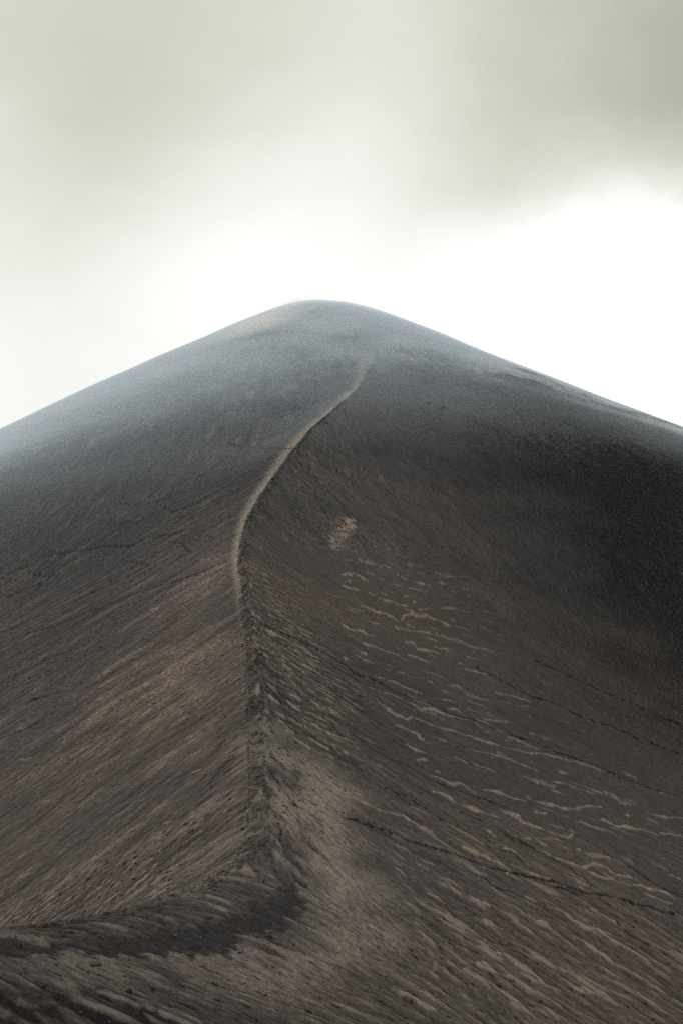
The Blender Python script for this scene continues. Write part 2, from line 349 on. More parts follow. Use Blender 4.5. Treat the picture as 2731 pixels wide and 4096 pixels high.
# fall-line field on a metre grid
gx = np.arange(-260, 261, 1.0); gy = np.arange(-30, 581, 1.0)
GXX, GYY = np.meshgrid(gx, gy)
gz = terrain(GXX, GYY)
dzy, dzx = np.gradient(gz)
L = np.hypot(dzx, dzy)+1e-6
FX = (-dzx/L).astype(np.float32); FY = (-dzy/L).astype(np.float32)
def fall(px, py):
    fx = np.clip(px-gx[0], 0, len(gx)-1.01); fy = np.clip(py-gy[0], 0, len(gy)-1.01)
    ix = fx.astype(np.int32); iy = fy.astype(np.int32); fx = fx-ix; fy = fy-iy
    def g(F_): return (F_[iy, ix]*(1-fx)+F_[iy, ix+1]*fx)*(1-fy)+(F_[iy+1, ix]*(1-fx)+F_[iy+1, ix+1]*fx)*fy
    a, b_ = g(FX), g(FY); l = np.hypot(a, b_)+1e-5
    return a/l, b_/l
def streaks(px, py, freq, half, n, seed):
    """noise smeared along the line water or sliding ash would take"""
    acc = pn(px*freq, py*freq, seed); wsum = 1.0; st = half/n
    for sgn in (1, -1):
        qx, qy = px.copy(), py.copy()
        dx, dy = fall(qx, qy)
        for k in range(n):
            if k % 3 == 0 and k: dx, dy = fall(qx, qy)
            qx = qx+sgn*st*dx; qy = qy+sgn*st*dy
            w = 1-(k+1)/(n+1.); w2 = w*w
            acc = acc+w*pn(qx*freq, qy*freq, seed); wsum += w2
    return (acc/np.sqrt(wsum)*.8).astype(np.float32)
fine = (r < 480)
fi = np.nonzero(fine)[0]
fx_, fy_ = x[fi], y[fi]
clock('field')
def full(v, fill=0):
    o = np.full(x.shape, fill, np.float32); o[fi] = v; return o
S1 = full(streaks(fx_, fy_, 3.8, .36, 3, 11))
S2 = full(streaks(fx_, fy_, 1.5, 1.15, 5, 23))
S3 = full(streaks(fx_, fy_, .4, 4.5, 6, 37))
clock('streaks')
N1 = fbm(x, y, .05, 4, 51); N2 = fbm(x, y, .4, 4, 61); N3 = fbm(x, y, 2.2, 2, 71); N0 = fbm(x, y, .016, 3, 81); N4 = fbm(x, y, 4.6, 2, 91); N25 = fbm(x, y, 1.1, 3, 95)
clock('noise')

def poly_mask(pts, soft, warp=0.0, seed=1):
    P_ = np.array(pts, np.float32)
    m = np.zeros(x.shape, np.float32)
    pad = soft*2+warp*2
    sel = np.nonzero((x > P_[:, 0].min()-pad) & (x < P_[:, 0].max()+pad) & (y > P_[:, 1].min()-pad) & (y < P_[:, 1].max()+pad))[0]
    px = x[sel]+warp*(fbm(x[sel], y[sel], 1.2/max(warp*2, 1), 3, seed)*1.6+.5*S2[sel]); py = y[sel]+warp*(fbm(x[sel], y[sel], 1.2/max(warp*2, 1), 3, seed+5)*1.6+.4*S1[sel])
    dm = np.full(sel.shape, 1e9, np.float32); ins = np.zeros(sel.shape, bool)
    n = len(P_)
    for i in range(n):
        ax, ay = P_[i]; bx, by = P_[(i+1) % n]
        ex, ey = bx-ax, by-ay
        t = np.clip(((px-ax)*ex+(py-ay)*ey)/(ex*ex+ey*ey+1e-9), 0, 1)
        dm = np.minimum(dm, (px-ax-t*ex)**2+(py-ay-t*ey)**2)
        if ay != by:
            c = ((ay > py) != (by > py)) & (px < (bx-ax)*(py-ay)/(by-ay)+ax)
            ins ^= c
    d = np.sqrt(dm); d = np.where(ins, d, -d)
    m[sel] = sst(-soft, soft, d)
    return m
def line_mask(lines, kinds=None, rough=.35, seed=5, taper=True, gain=1.0):
    """distance masks round lines drawn on the ground; ground streaks lie longer in plan than across"""
    m = np.zeros(x.shape, np.float32); edge = np.zeros(x.shape, np.float32)
    for li, (w, pts) in enumerate(lines):
        P_ = np.array(pts, np.float32)
        rm = P_[:, 1].mean(); fy = min(1., rm*(35/rm**2+.000414)*1.15)
        pad = w*2.5+1.5
        sel = np.nonzero((x > P_[:, 0].min()-pad) & (x < P_[:, 0].max()+pad) & (y > P_[:, 1].min()-pad/fy) & (y < P_[:, 1].max()+pad/fy))[0]
        if not sel.size: continue
        px = x[sel]; py = y[sel]*fy
        nn = fbm(px, y[sel], .45/max(w, .1)**.5, 3, seed+li % 17)
        n2 = fbm(px, y[sel], 1.3, 2, seed+40+li % 13)
        px = px+w*.9*nn*rough; py = py+w*1.6*nn*rough
        dm = np.full(sel.shape, 1e9, np.float32); tm = np.zeros(sel.shape, np.float32)
        seg = np.r_[0, np.cumsum(np.hypot(np.diff(P_[:, 0]), np.diff(P_[:, 1])*fy))]
        for i in range(len(P_)-1):
            ax, ay = P_[i, 0], P_[i, 1]*fy; bx, by = P_[i+1, 0], P_[i+1, 1]*fy
            ex, ey = bx-ax, by-ay; l2 = ex*ex+ey*ey+1e-9
            t = np.clip(((px-ax)*ex+(py-ay)*ey)/l2, 0, 1)
            dd = (px-ax-t*ex)**2+(py-ay-t*ey)**2
            g = dd < dm; dm = np.where(g, dd, dm); tm = np.where(g, (seg[i]+t*math.sqrt(l2))/seg[-1], tm)
        d = np.sqrt(dm)
        ww = w*.5*(1+rough*1.5*n2)
        if taper: ww = ww*(.3+.8*np.clip(np.sin(np.pi*np.clip(tm, .02, .98)), 0, 1)**.6)*(1+.35*np.sin(tm*9+li))
        soft = .5*w+.03
        v = gain*sst(ww+soft*.5, ww-soft*.5, d)*(1.0 if kinds is None else 1.0)
        m[sel] = np.maximum(m[sel], v)
        edge[sel] = np.maximum(edge[sel], sst(ww*2.6+.05, ww*1.3, d))
    return m, edge
bands, bedge = line_mask([(w*1.1, p) for w, p in BANDS], rough=.6)
tr, tedge = line_mask([(max(w, .10, .0013*p[0][1]), p) for w, k, p in TRACKS], rough=.9, taper=False)
mt, medge = line_mask([(w*1.2, p) for w, k, p in TRACKS if k == 1], rough=1.3, taper=False, seed=77)
clock('lines')
M = {}
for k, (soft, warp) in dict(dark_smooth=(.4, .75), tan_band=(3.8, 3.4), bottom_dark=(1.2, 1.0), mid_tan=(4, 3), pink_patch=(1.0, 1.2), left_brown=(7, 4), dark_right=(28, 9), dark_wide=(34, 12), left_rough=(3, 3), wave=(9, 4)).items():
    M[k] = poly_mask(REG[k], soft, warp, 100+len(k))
clock('regions')

# ripple ridges of pale ash in the wave field: warped stripes lying level across the slope
rx, ry = x+2.5*N2+8*N1, y+4*N1+2.2*N2
# crest measures
near_c = np.exp(-np.abs(D)/1.6); cr = np.interp(y, [48, 66, 74, 80, 110, 170, 260, 340], [.8, 1.2, 2.4, 3.2, 2.6, 2.0, 1.4, .3]).astype(np.float32)
crest = sst(cr*1.25, cr*.35, D)*sst(-.7, -.05, D)*sst(335, 300, y)
crest *= np.clip(.72+.5*N2, 0, 1)*(1-.9*M['dark_smooth'])
left = sst(.5, -.5, D)
# --- ash cover
far = sst(60, 260, r)
sp = (.62*S1+.58*S2+.32*S3+.22*N4+.20*N3)*(1+.15*far)
wave = M['wave']*(1-M['dark_right'])
base = .10+.55*sst(-.1, 1.1, sp*(1-.55*wave)+.35*N1)
sand = base*np.clip(.55+.1*(1-far), 0, 1)
streak_hi = sst(.12, .6, S1*.85+S2*.35+.2*S3+.35*N25+.25*N2)
left_st = np.maximum(M['left_brown'], .85*left*sst(150, 100, y))*(.5+.5*sst(-.3, .4, N1+.5*N2+.4*S3))
sand = np.maximum(sand*(1-.3*left_st), streak_hi*left_st*.80+.24*left_st*(1-streak_hi))
sand = np.maximum(sand, sst(.15, .9, S3*.8+S2*.5)*left*.34)
mid = M['mid_tan']*(1-M['tan_band'])
sand = np.maximum(sand, mid*sst(.0, .75, S2*.75+S1*.7+.35*N2+.25*N1+.2*N25)*1.0)
sand = np.maximum(sand, M['tan_band']*np.clip(.86+.25*N2+.16*N25+.14*N4+.12*S1-.75*sst(.16, .5, .75*N3+.55*N25+.25*N2-.15*S1-.12)*np.clip(.75+.8*N1, 0, 1.2)+.12*N1, 0, .95))
sand = np.maximum(sand, M['pink_patch']*sst(-.5, .3, N2+.5*S1)*.95)
right = sst(-.5, 1.0, D)
lowr = right*sst(95, 72, y+.35*x)
sand = np.maximum(sand, lowr*sst(.1, .8, S2*.8+S1*.45+.5*S3)*.62)
upr = right*sst(100, 150, y)*sst(300, 170, y)*sst(45, 10, x+.15*(y-150))
sand = np.maximum(sand, upr*sst(.45, .9, S2*.6+S1*.4+.9*N1+.3*N2)*.55)
sand = np.maximum(sand, bands*np.clip(.68+.2*N2+.15*N3+.25*S1, 0, 1)*(1-.45*left))
wv = sst(.55, .85, np.sin(ry*1.9+2.2*N1)*.55+.9*fbm(x*.35, y, .8, 3, 777)+.35*N1+.15*S1)*M['wave']*(1-M['dark_right']*.8)
sand = np.maximum(sand, wv*.55)
ds = M['dark_smooth']
sand = sand*(1-ds*.93)
sand = sand*(1-.8*M['bottom_dark']*sst(.4, -.2, S2*.7+.6*N25))
# crest strip: mixture of crumbs
crumb = sst(-.05, .35, .7*N4+.6*N3+.2*N25)
sand = sand*(1-crest)+crest*(.14+.80*crumb)
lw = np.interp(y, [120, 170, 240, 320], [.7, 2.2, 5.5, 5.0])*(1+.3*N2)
lit = sst(-1.5, -.3, D/lw)*sst(.3, -.2, D)*sst(110, 150, y)*sst(345, 325, y)*np.clip(.8+.45*N25+.35*N4+.3*S1, 0, 1)  # tan track left of the crest, its sunlit side painted in as pale sand
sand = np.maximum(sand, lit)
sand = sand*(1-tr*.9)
sand = np.maximum(sand, .75*(medge-mt)*sst(.1, .5, N3))
# --- darker ash, with shade painted in on the right flank and crest
dark = .45*sst(.1, -.8, sp*(1-.6*wave))+.15*sst(.2, -.3, N0)
dark = np.maximum(dark, ds*np.clip(.40+.25*N25+.3*S1, 0, 1))
dark = np.maximum(dark, M['dark_wide']*np.clip(.62+.2*N1+.3*S1+.15*N3, 0, 1))  # right flank turned from the sun: its shade painted in, wide then core
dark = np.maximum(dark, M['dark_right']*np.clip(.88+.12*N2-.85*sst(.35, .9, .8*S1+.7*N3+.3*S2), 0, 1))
dark = np.maximum(dark, M['bottom_dark']*.8*sst(.35, -.25, S2*.7+.6*N25))
dark = np.maximum(dark, M['left_rough']*.9*sst(.2, .65, -S1*.7+.7*N3+.3*S2))
sand = np.maximum(sand, (M['left_rough']*.9+.25*left*sst(120, 90, y))*sst(.15, .6, S1*.8+.4*S2+.2*N3)*.8*(1-ds))
dark = np.maximum(dark, crest*.85*sst(.0, -.35, .7*N4+.6*N3+.2*N25))
flecks = sst(.42, .7, fbm(x, y, 2.1, 2, 303)-.5*S1-.2*S2)*sst(-.4, .3, N1+.4*N2+.15)*(1-.6*wave)
dark = np.maximum(dark, flecks*.85*(1-bands))
dark = np.maximum(dark, .75*sst(-.3, .1, D)*sst(2.2, .6, D)*sst(95, 120, y)*sst(320, 270, y)*sst(.35, -.1, N25+.5*N3))  # shadow side just right of the crest, painted as a dark line
dark = np.maximum(dark, .65*sst(180, 270, r)*sst(.2, .75, -.8*S3-.5*S2-.2*S1))
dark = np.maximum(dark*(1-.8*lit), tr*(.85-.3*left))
# --- warmth (brown ash near, blue grey farther off)
warm = np.clip(.55+.5*N0+.3*N1, 0, 1)*(.25+.6*sst(230, 110, r)+.15*right)
warm = np.maximum(warm, np.maximum(M['left_brown'], .8*left*sst(150, 95, y))*np.clip(.78+.5*N1+.2*S3, 0, 1))
warm = np.maximum(warm, mid*.6); warm = np.maximum(warm, M['tan_band']*.55); warm = np.maximum(warm, bands)
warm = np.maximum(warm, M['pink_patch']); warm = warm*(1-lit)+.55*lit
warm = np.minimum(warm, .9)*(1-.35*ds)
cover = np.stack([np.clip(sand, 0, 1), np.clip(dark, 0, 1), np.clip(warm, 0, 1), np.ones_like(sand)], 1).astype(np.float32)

# --- relief
nearfade = sst(420, 200, r)
gz_ = np.zeros_like(z)
gz_ += (1-.6*wave)*(.05*S1*(1-.35*far)+.08*S2*(1-.3*far))+.16*S3*(.5+.3*far)+.05*N3*far+.03*N3*(1-left*.4)
gz_ += .05*bands*1.0+.02*bedge
gz_ -= .11*tr-.03*tedge
gz_ += mt*.10*N3*1.2
gz_ += crest*(.09*N3+.07*N4+.06*N2+.05)
gz_ += M['left_rough']*(.09*N3+.05*S1)
gz_ += M['dark_right']*(.16*S1+.22*N3+.16*S2)-.1*ds
gz_ += M['wave']*.10*np.sin(ry*1.3+2*N1)
gz_ += M['tan_band']*(.07*N3+.05*N25+.03*N4-.04*S1-.06*S2) + M['mid_tan']*.05*S1
rim = sst(300, 380, r)
gz_ += rim*(1.3*N1+.6*N2+.08*N25)
# branching rills under the summit
rill = np.abs(fbm(x+6*N1, y*.55, .06, 3, 404)); rl = sst(.06, .0, rill)*sst(230, 290, r)*left
gz_ -= .25*rl
cover[:, 1] = np.maximum(cover[:, 1], rl*.8)
z = z+gz_*sst(700, 480, r)
clock('cover')

NRW, NC = SH
idx = np.arange(NRW*NC, dtype=np.int32).reshape(SH)
nx = np.roll(idx, -1, 1)
quads = np.stack([idx[:-1], idx[1:], nx[1:], nx[:-1]], -1).reshape(-1, 4)
quads = quads[:, ::-1]
def grid_mesh(name, x, y, z, quads):
    me = bpy.data.meshes.new(name)
    me.vertices.add(x.size); me.vertices.foreach_set('co', np.stack([x, y, z], 1).astype(np.float32).ravel())
    me.loops.add(quads.size); me.loops.foreach_set('vertex_index', np.ascontiguousarray(quads).astype(np.int32).ravel())
    me.polygons.add(len(quads))
    me.polygons.foreach_set('loop_start', np.arange(0, quads.size, 4, dtype=np.int32))
    me.polygons.foreach_set('loop_total', np.full(len(quads), 4, np.int32))
    me.update(calc_edges=True)
    me.polygons.foreach_set('use_smooth', np.ones(len(quads), bool))
    return me
me = grid_mesh('volcano_slope', x, y, z, quads)
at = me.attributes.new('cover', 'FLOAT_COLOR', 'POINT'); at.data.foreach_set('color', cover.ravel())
at = me.attributes.new('flow', 'FLOAT_VECTOR', 'POINT'); at.data.foreach_set('vector', np.stack([S1, S2, S3], 1).ravel())

def nodes(mat):
    mat.use_nodes = True; nt = mat.node_tree
    return nt, nt.nodes, nt.links
m = bpy.data.materials.new('volcanic_ash'); nt, N, Lk = nodes(m)
b = N['Principled BSDF']; b.inputs['Roughness'].default_value = .95; b.inputs['Specular IOR Level'].default_value = .0
ca = N.new('ShaderNodeAttribute'); ca.attribute_name = 'cover'
se = N.new('ShaderNodeSeparateColor'); Lk.new(ca.outputs['Color'], se.inputs[0])
tc = N.new('ShaderNodeTexCoord')
def noise(scale, det=3, rough=.6):
    n = N.new('ShaderNodeTexNoise'); n.inputs['Scale'].default_value = scale; n.inputs['Detail'].default_value = det
    n.inputs['Roughness'].default_value = rough; Lk.new(tc.outputs['Object'], n.inputs['Vector']); return n
def mixc(fac, a, b_):
    n = N.new('ShaderNodeMix'); n.data_type = 'RGBA'
    for sck, v in ((n.inputs[0], fac), (n.inputs[6], a), (n.inputs[7], b_)):
        if isinstance(v, (tuple, float, int)): sck.default_value = v
        else: Lk.new(v, sck)
    return n.outputs[2]
def mth(op, a, b_=0.0, c=None):
    n = N.new('ShaderNodeMath'); n.operation = op
    for i, v in enumerate((a, b_, c)):
        if v is None: continue
        if isinstance(v, (float, int)): n.inputs[i].default_value = v
        else: Lk.new(v, n.inputs[i])
    return n.outputs[0]
grey = mixc(se.outputs[2], (.043, .046, .053, 1), (.078, .060, .054, 1))
sandc = mixc(se.outputs[2], (.200, .182, .168, 1), (.270, .214, .174, 1))
nf = noise(3.5, 4, .65)
sfac = mth('MULTIPLY_ADD', mth('SUBTRACT', nf.outputs[0], .5), .35, se.outputs[0])
sfac = mth('MINIMUM', mth('MAXIMUM', sfac, 0.0), 1.0)
c1 = mixc(sfac, grey, sandc)
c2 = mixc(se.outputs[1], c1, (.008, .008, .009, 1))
ng = noise(14, 3, .7)
ng2 = noise(5.5, 2, .7)
v = mth('MULTIPLY_ADD', mth('SUBTRACT', ng.outputs[0], .5), 1.5, mth('MULTIPLY_ADD', mth('SUBTRACT', ng2.outputs[0], .5), .8, 1.0))
v = mth('MAXIMUM', v, .15)
vm = N.new('ShaderNodeVectorMath'); vm.operation = 'SCALE'; Lk.new(c2, vm.inputs[0]); Lk.new(v, vm.inputs['Scale'])
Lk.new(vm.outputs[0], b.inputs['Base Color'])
bp = N.new('ShaderNodeBump'); bp.inputs['Strength'].default_value = .8; bp.inputs['Distance'].default_value = .07
nb = noise(6, 5, .7); Lk.new(nb.outputs[0], bp.inputs['Height']); Lk.new(bp.outputs[0], b.inputs['Normal'])
ground = link('volcano_slope', me, m); ground['kind'] = 'structure'
clock('mesh')

# ---------------------------------------------------------------- loose stones
def zmap(px, py):
    return terrain(np.array(px, np.float32), np.array(py, np.float32))
random.seed(3); rs = np.random.RandomState(5)
phi = (1+5**.5)/2
ICO = np.array([(-1, phi, 0), (1, phi, 0), (-1, -phi, 0), (1, -phi, 0), (0, -1, phi), (0, 1, phi), (0, -1, -phi), (0, 1, -phi), (phi, 0, -1), (phi, 0, 1), (-phi, 0, -1), (-phi, 0, 1)], float)/1.9
ICF = np.array([(0, 11, 5), (0, 5, 1), (0, 1, 7), (0, 7, 10), (0, 10, 11), (1, 5, 9), (5, 11, 4), (11, 10, 2), (10, 7, 6), (7, 1, 8), (3, 9, 4), (3, 4, 2), (3, 2, 6), (3, 6, 8), (3, 8, 9), (4, 9, 5), (2, 4, 11), (6, 2, 10), (8, 6, 7), (9, 8, 1)], int)
def tri_mesh(name, v, f):
    me = bpy.data.meshes.new(name); me.from_pydata(v.tolist(), [], f.tolist()); me.update(); return me
n1 = 5200
k = rs.rand(n1)**.8*(NR*1.0)
# stones along the crest
seg_i = np.clip((rs.rand(n1)*.62+.36)*NR, 0, NR-2); i0 = seg_i.astype(int); ff = (seg_i-i0)[:, None]
Pm = RS[i0, :2]*(1-ff)+RS[i0+1, :2]*ff
tv = RS[i0+1, :2]-RS[i0, :2]; tv = tv/(np.hypot(tv[:, 0], tv[:, 1])[:, None]+1e-9)
nrm = np.stack([-tv[:, 1], tv[:, 0]], 1)
off = np.abs(rs.randn(n1))*np.interp(Pm[:, 1], [60, 75, 110, 170, 260], [1.3, 1.9, 1.3, .9, .6])-.25
pos = Pm+nrm*off[:, None]
n2 = 3800
rad = 45+rs.rand(n2)**1.3*130; aa = np.radians(rs.uniform(-21, 21, n2))
p2 = np.stack([rad*np.sin(aa), rad*np.cos(aa)], 1)
dens2 = fbm(p2[:, 0], p2[:, 1], .05, 3, 51)+.9*fbm(p2[:, 0], p2[:, 1], .3, 2, 61)
p2 = p2[dens2 > .1]
pos = np.r_[pos, p2]
sz = np.r_[.04+.07*rs.rand(n1)**2.5, .035+.07*rs.rand(len(p2))**3]
sz = sz*np.interp(pos[:, 1], [50, 120, 300], [.9, 1.3, 1.9])
zz = zmap(pos[:, 0], pos[:, 1])
nS = len(pos)
V = ICO[None]*(1+.35*rs.randn(nS, 12, 1).clip(-1, 1))*sz[:, None, None]*np.stack([rs.uniform(.8, 1.5, nS), rs.uniform(.8, 1.4, nS), rs.uniform(.45, .8, nS)], 1)[:, None]
V = V+np.stack([pos[:, 0], pos[:, 1], zz+sz*.25], 1)[:, None]
Fc = ICF[None]+(np.arange(nS)*12)[:, None, None]
mr = bpy.data.materials.new('scoria_stone'); nt, N, Lk = nodes(mr); b = N['Principled BSDF']; b.inputs['Roughness'].default_value = .9
tc = N.new('ShaderNodeTexCoord'); nr_ = noise(1.1, 2, .6)
cr_ = N.new('ShaderNodeValToRGB'); Lk.new(nr_.outputs[0], cr_.inputs[0]); Lk.new(cr_.outputs[0], b.inputs['Base Color']); b.inputs['Specular IOR Level'].default_value = .05
e = cr_.color_ramp.elements; e[0].position = .35; e[0].color = (.03, .029, .028, 1); e[1].position = .68; e[1].color = (.10, .085, .07, 1)
g = link('loose_stones', tri_mesh('loose_stones', V.reshape(-1, 3), Fc.reshape(-1, 3)), mr)
g['kind'] = 'stuff'; g['label'] = 'loose scoria stones strewn along the ridge crest and the ash around it'; g['category'] = 'stones'
clock('stones')

# ---------------------------------------------------------------- single rocks
def rock(px, py, size, seed, label, flat=.7, turn=0., stretch=1.5):
    rg = np.random.RandomState(seed)
    import bmesh
    bm = bmesh.new(); bmesh.ops.create_icosphere(bm, subdivisions=3, radius=1)
    cuts = rg.randn(9, 3); cuts /= np.linalg.norm(cuts, axis=1)[:, None]; hh = rg.uniform(.55, .85, 9)
    for v in bm.verts:
        p = np.array(v.co)
        for c, h in zip(cuts, hh):
            dd = p@c-h
            if dd > 0: p = p-c*dd
        p = p*(1+.07*float(pn(np.array([p[0]*3+seed]), np.array([p[1]*3+p[2]*2]), seed)[0]))
        v.co = (p[0]*size*stretch, p[1]*size, p[2]*size*flat)
    me = bpy.data.meshes.new('rock'); bm.to_mesh(me); bm.free()
    o = link('rock', me, mrock)
    o.location = (px, py, float(zmap([px], [py])[0])+size*flat*.3); o.rotation_euler = (0, R_(turn*.3), R_(turn))
    o['label'] = label; o['category'] = 'rock'; o['group'] = 'dark lava rocks lying on the ash slopes'
    return o
mrock = bpy.data.materials.new('lava_rock'); nt, N, Lk = nodes(mrock); b = N['Principled BSDF']; b.inputs['Roughness'].default_value = .85
tc = N.new('ShaderNodeTexCoord'); nr_ = noise(4, 4, .7)
cr_ = N.new('ShaderNodeValToRGB'); Lk.new(nr_.outputs[0], cr_.inputs[0]); Lk.new(cr_.outputs[0], b.inputs['Base Color'])
e = cr_.color_ramp.elements; e[0].position = .3; e[0].color = (.018, .018, .019, 1); e[1].position = .75; e[1].color = (.06, .055, .05, 1)
for a_ in ROCKS: rock(*a_)

# ---------------------------------------------------------------- the stick lying on the left face
def tube(name, pts, rad, mat, parent, sides=8):
    pts = [np.array(p, float) for p in pts]; vs = []; fs = []
    for i, p in enumerate(pts):
        t = pts[min(i+1, len(pts)-1)]-pts[max(i-1, 0)]; t /= np.linalg.norm(t)
        a = np.cross(t, (0, 0, 1)); a /= np.linalg.norm(a); c = np.cross(a, t)
        for k in range(sides):
            an = 2*math.pi*k/sides; rr_ = rad[i]*(1+.12*math.sin(3*an+i))
            vs.append(tuple(p+rr_*(math.cos(an)*a+math.sin(an)*c)))
    for i in range(len(pts)-1):
        for k in range(sides):
            k2 = (k+1) % sides; fs.append((i*sides+k, i*sides+k2, (i+1)*sides+k2, (i+1)*sides+k))
    fs.append(tuple(range(sides))[::-1]); fs.append(tuple((len(pts)-1)*sides+k for k in range(sides)))
    me = bpy.data.meshes.new(name); me.from_pydata(vs, [], fs); me.update()
    return link(name, me, mat, parent)
def wood(name, c0, c1):
    mw = bpy.data.materials.new(name); global N, Lk, tc
    nt, N, Lk = nodes(mw); b = N['Principled BSDF']; b.inputs['Roughness'].default_value = .7
    tc = N.new('ShaderNodeTexCoord'); n_ = noise(9, 3, .6); cr = N.new('ShaderNodeValToRGB')
    Lk.new(n_.outputs[0], cr.inputs[0]); Lk.new(cr.outputs[0], b.inputs['Base Color'])
    cr.color_ramp.elements[0].position = .35; cr.color_ramp.elements[0].color = c0; cr.color_ramp.elements[1].position = .62; cr.color_ramp.elements[1].color = c1
    return mw
sx, sy = -12.83, 87.75
sz0 = float(zmap([sx], [sy])[0]); sz1 = float(zmap([sx+.68], [sy-.14])[0])
root = bpy.data.objects.new('broken_stick', None); C.objects.link(root); root.location = (sx, sy, sz0)
root['label'] = 'pale orange splintered stick lying alone on the brown ash face left of the ridge'; root['category'] = 'stick'
dz = sz1-sz0
tube('shaft', [(0, 0, .05), (.10, -.02, .06+dz*.12), (.25, -.05, .08+dz*.33), (.42, -.09, .10+dz*.58), (.68, -.14, .13+dz)], [.018, .024, .028, .026, .020], wood('weathered_wood', (.62, .36, .20, 1), (.85, .70, .52, 1)), root)
kn = tube('knot', [(-.05, .01, .05), (-.02, 0, .055), (.02, -.005, .055), (.05, -.01, .05)], [.018, .042, .040, .020], wood('orange_wood', (.50, .20, .08, 1), (.72, .36, .18, 1)), root)
tube('side_twig', [(.0, 0, .04), (.02, -.02, .0), (.05, -.05, -.03)], [.016, .012, .006], wood('orange_twig', (.42, .18, .08, 1), (.6, .3, .15, 1)), root)

# ---------------------------------------------------------------- air and mist
def box(name, lo, hi):
    vs = [(x_, y_, z_) for x_ in (lo[0], hi[0]) for y_ in (lo[1], hi[1]) for z_ in (lo[2], hi[2])]
    fs = [(0, 1, 3, 2), (4, 6, 7, 5), (0, 4, 5, 1), (2, 3, 7, 6), (0, 2, 6, 4), (1, 5, 7, 3)]
    me = bpy.data.meshes.new(name); me.from_pydata(vs, [], fs); me.update(); return me
def volume(name, dens, col, aniso=0.2):
    mv = bpy.data.materials.new(name); nt, N_, L_ = nodes(mv)
    for n in list(N_):
        if n.type != 'OUTPUT_MATERIAL': N_.remove(n)
    out = [n for n in N_ if n.type == 'OUTPUT_MATERIAL'][0]
    pv = N_.new('ShaderNodeVolumePrincipled'); pv.inputs['Color'].default_value = col; pv.inputs['Density'].default_value = dens
    pv.inputs['Anisotropy'].default_value = aniso
    L_.new(pv.outputs[0], out.inputs['Volume'])
    return mv, N_, L_, pv
zmin = float(z.min()); 
mv, *_ = volume('haze', HAZE, (.80, .90, 1.0, 1), .5)
hz = link('haze', box('haze', (-1510, -1510, zmin-1), (1510, 1510, 132)), mv); hz['kind'] = 'stuff'
hz['label'] = 'thin bluish haze hanging over the whole volcano'; hz['category'] = 'haze'
def mist(loc, scale, dens, col=(1, 1, 1, 1), rot=0, tilt=0, nscale=1.6, seed=0., lo=.35, hi=.7, even=False, label='pale drifting mist on the volcano rim'):
    import bmesh
    bm = bmesh.new(); bmesh.ops.create_icosphere(bm, subdivisions=3, radius=1)
    me = bpy.data.meshes.new('mist'); bm.to_mesh(me); bm.free()
    mv, N_, L_, pv = volume('mist', dens, col, .6)
    tc = N_.new('ShaderNodeTexCoord'); ln = N_.new('ShaderNodeVectorMath'); ln.operation = 'LENGTH'; L_.new(tc.outputs['Object'], ln.inputs[0])
    mr1 = N_.new('ShaderNodeMapRange'); mr1.interpolation_type = 'SMOOTHSTEP'; L_.new(ln.outputs['Value'], mr1.inputs[0])
    for i, v in ((1, 1.0), (2, .05), (3, 0.0), (4, 1.0)): mr1.inputs[i].default_value = v
    mp = N_.new('ShaderNodeMapping'); mp.inputs['Location'].default_value = (seed, seed*2, 0); L_.new(tc.outputs['Object'], mp.inputs[0])
    n = N_.new('ShaderNodeTexNoise'); n.inputs['Scale'].default_value = nscale; n.inputs['Detail'].default_value = 3; L_.new(mp.outputs[0], n.inputs['Vector'])
    mr2 = N_.new('ShaderNodeMapRange'); L_.new(n.outputs[0], mr2.inputs[0]); mr2.inputs[1].default_value = lo; mr2.inputs[2].default_value = hi
    mu = N_.new('ShaderNodeMath'); mu.operation = 'MULTIPLY'; L_.new(mr1.outputs[0], mu.inputs[0]); L_.new(mr2.outputs[0], mu.inputs[1])
    m2 = N_.new('ShaderNodeMath'); m2.operation = 'MULTIPLY'; L_.new(mu.outputs[0], m2.inputs[0]); m2.inputs[1].default_value = dens
    if not even: L_.new(m2.outputs[0], pv.inputs['Density'])
    o = link('mist', me, mv); o.location = loc; o.scale = scale; o.rotation_euler = (0, R_(tilt), R_(rot)); o['kind'] = 'stuff'
    o['label'] = label; o['category'] = 'mist'
    return o
for a_ in MISTS: mist(**a_)
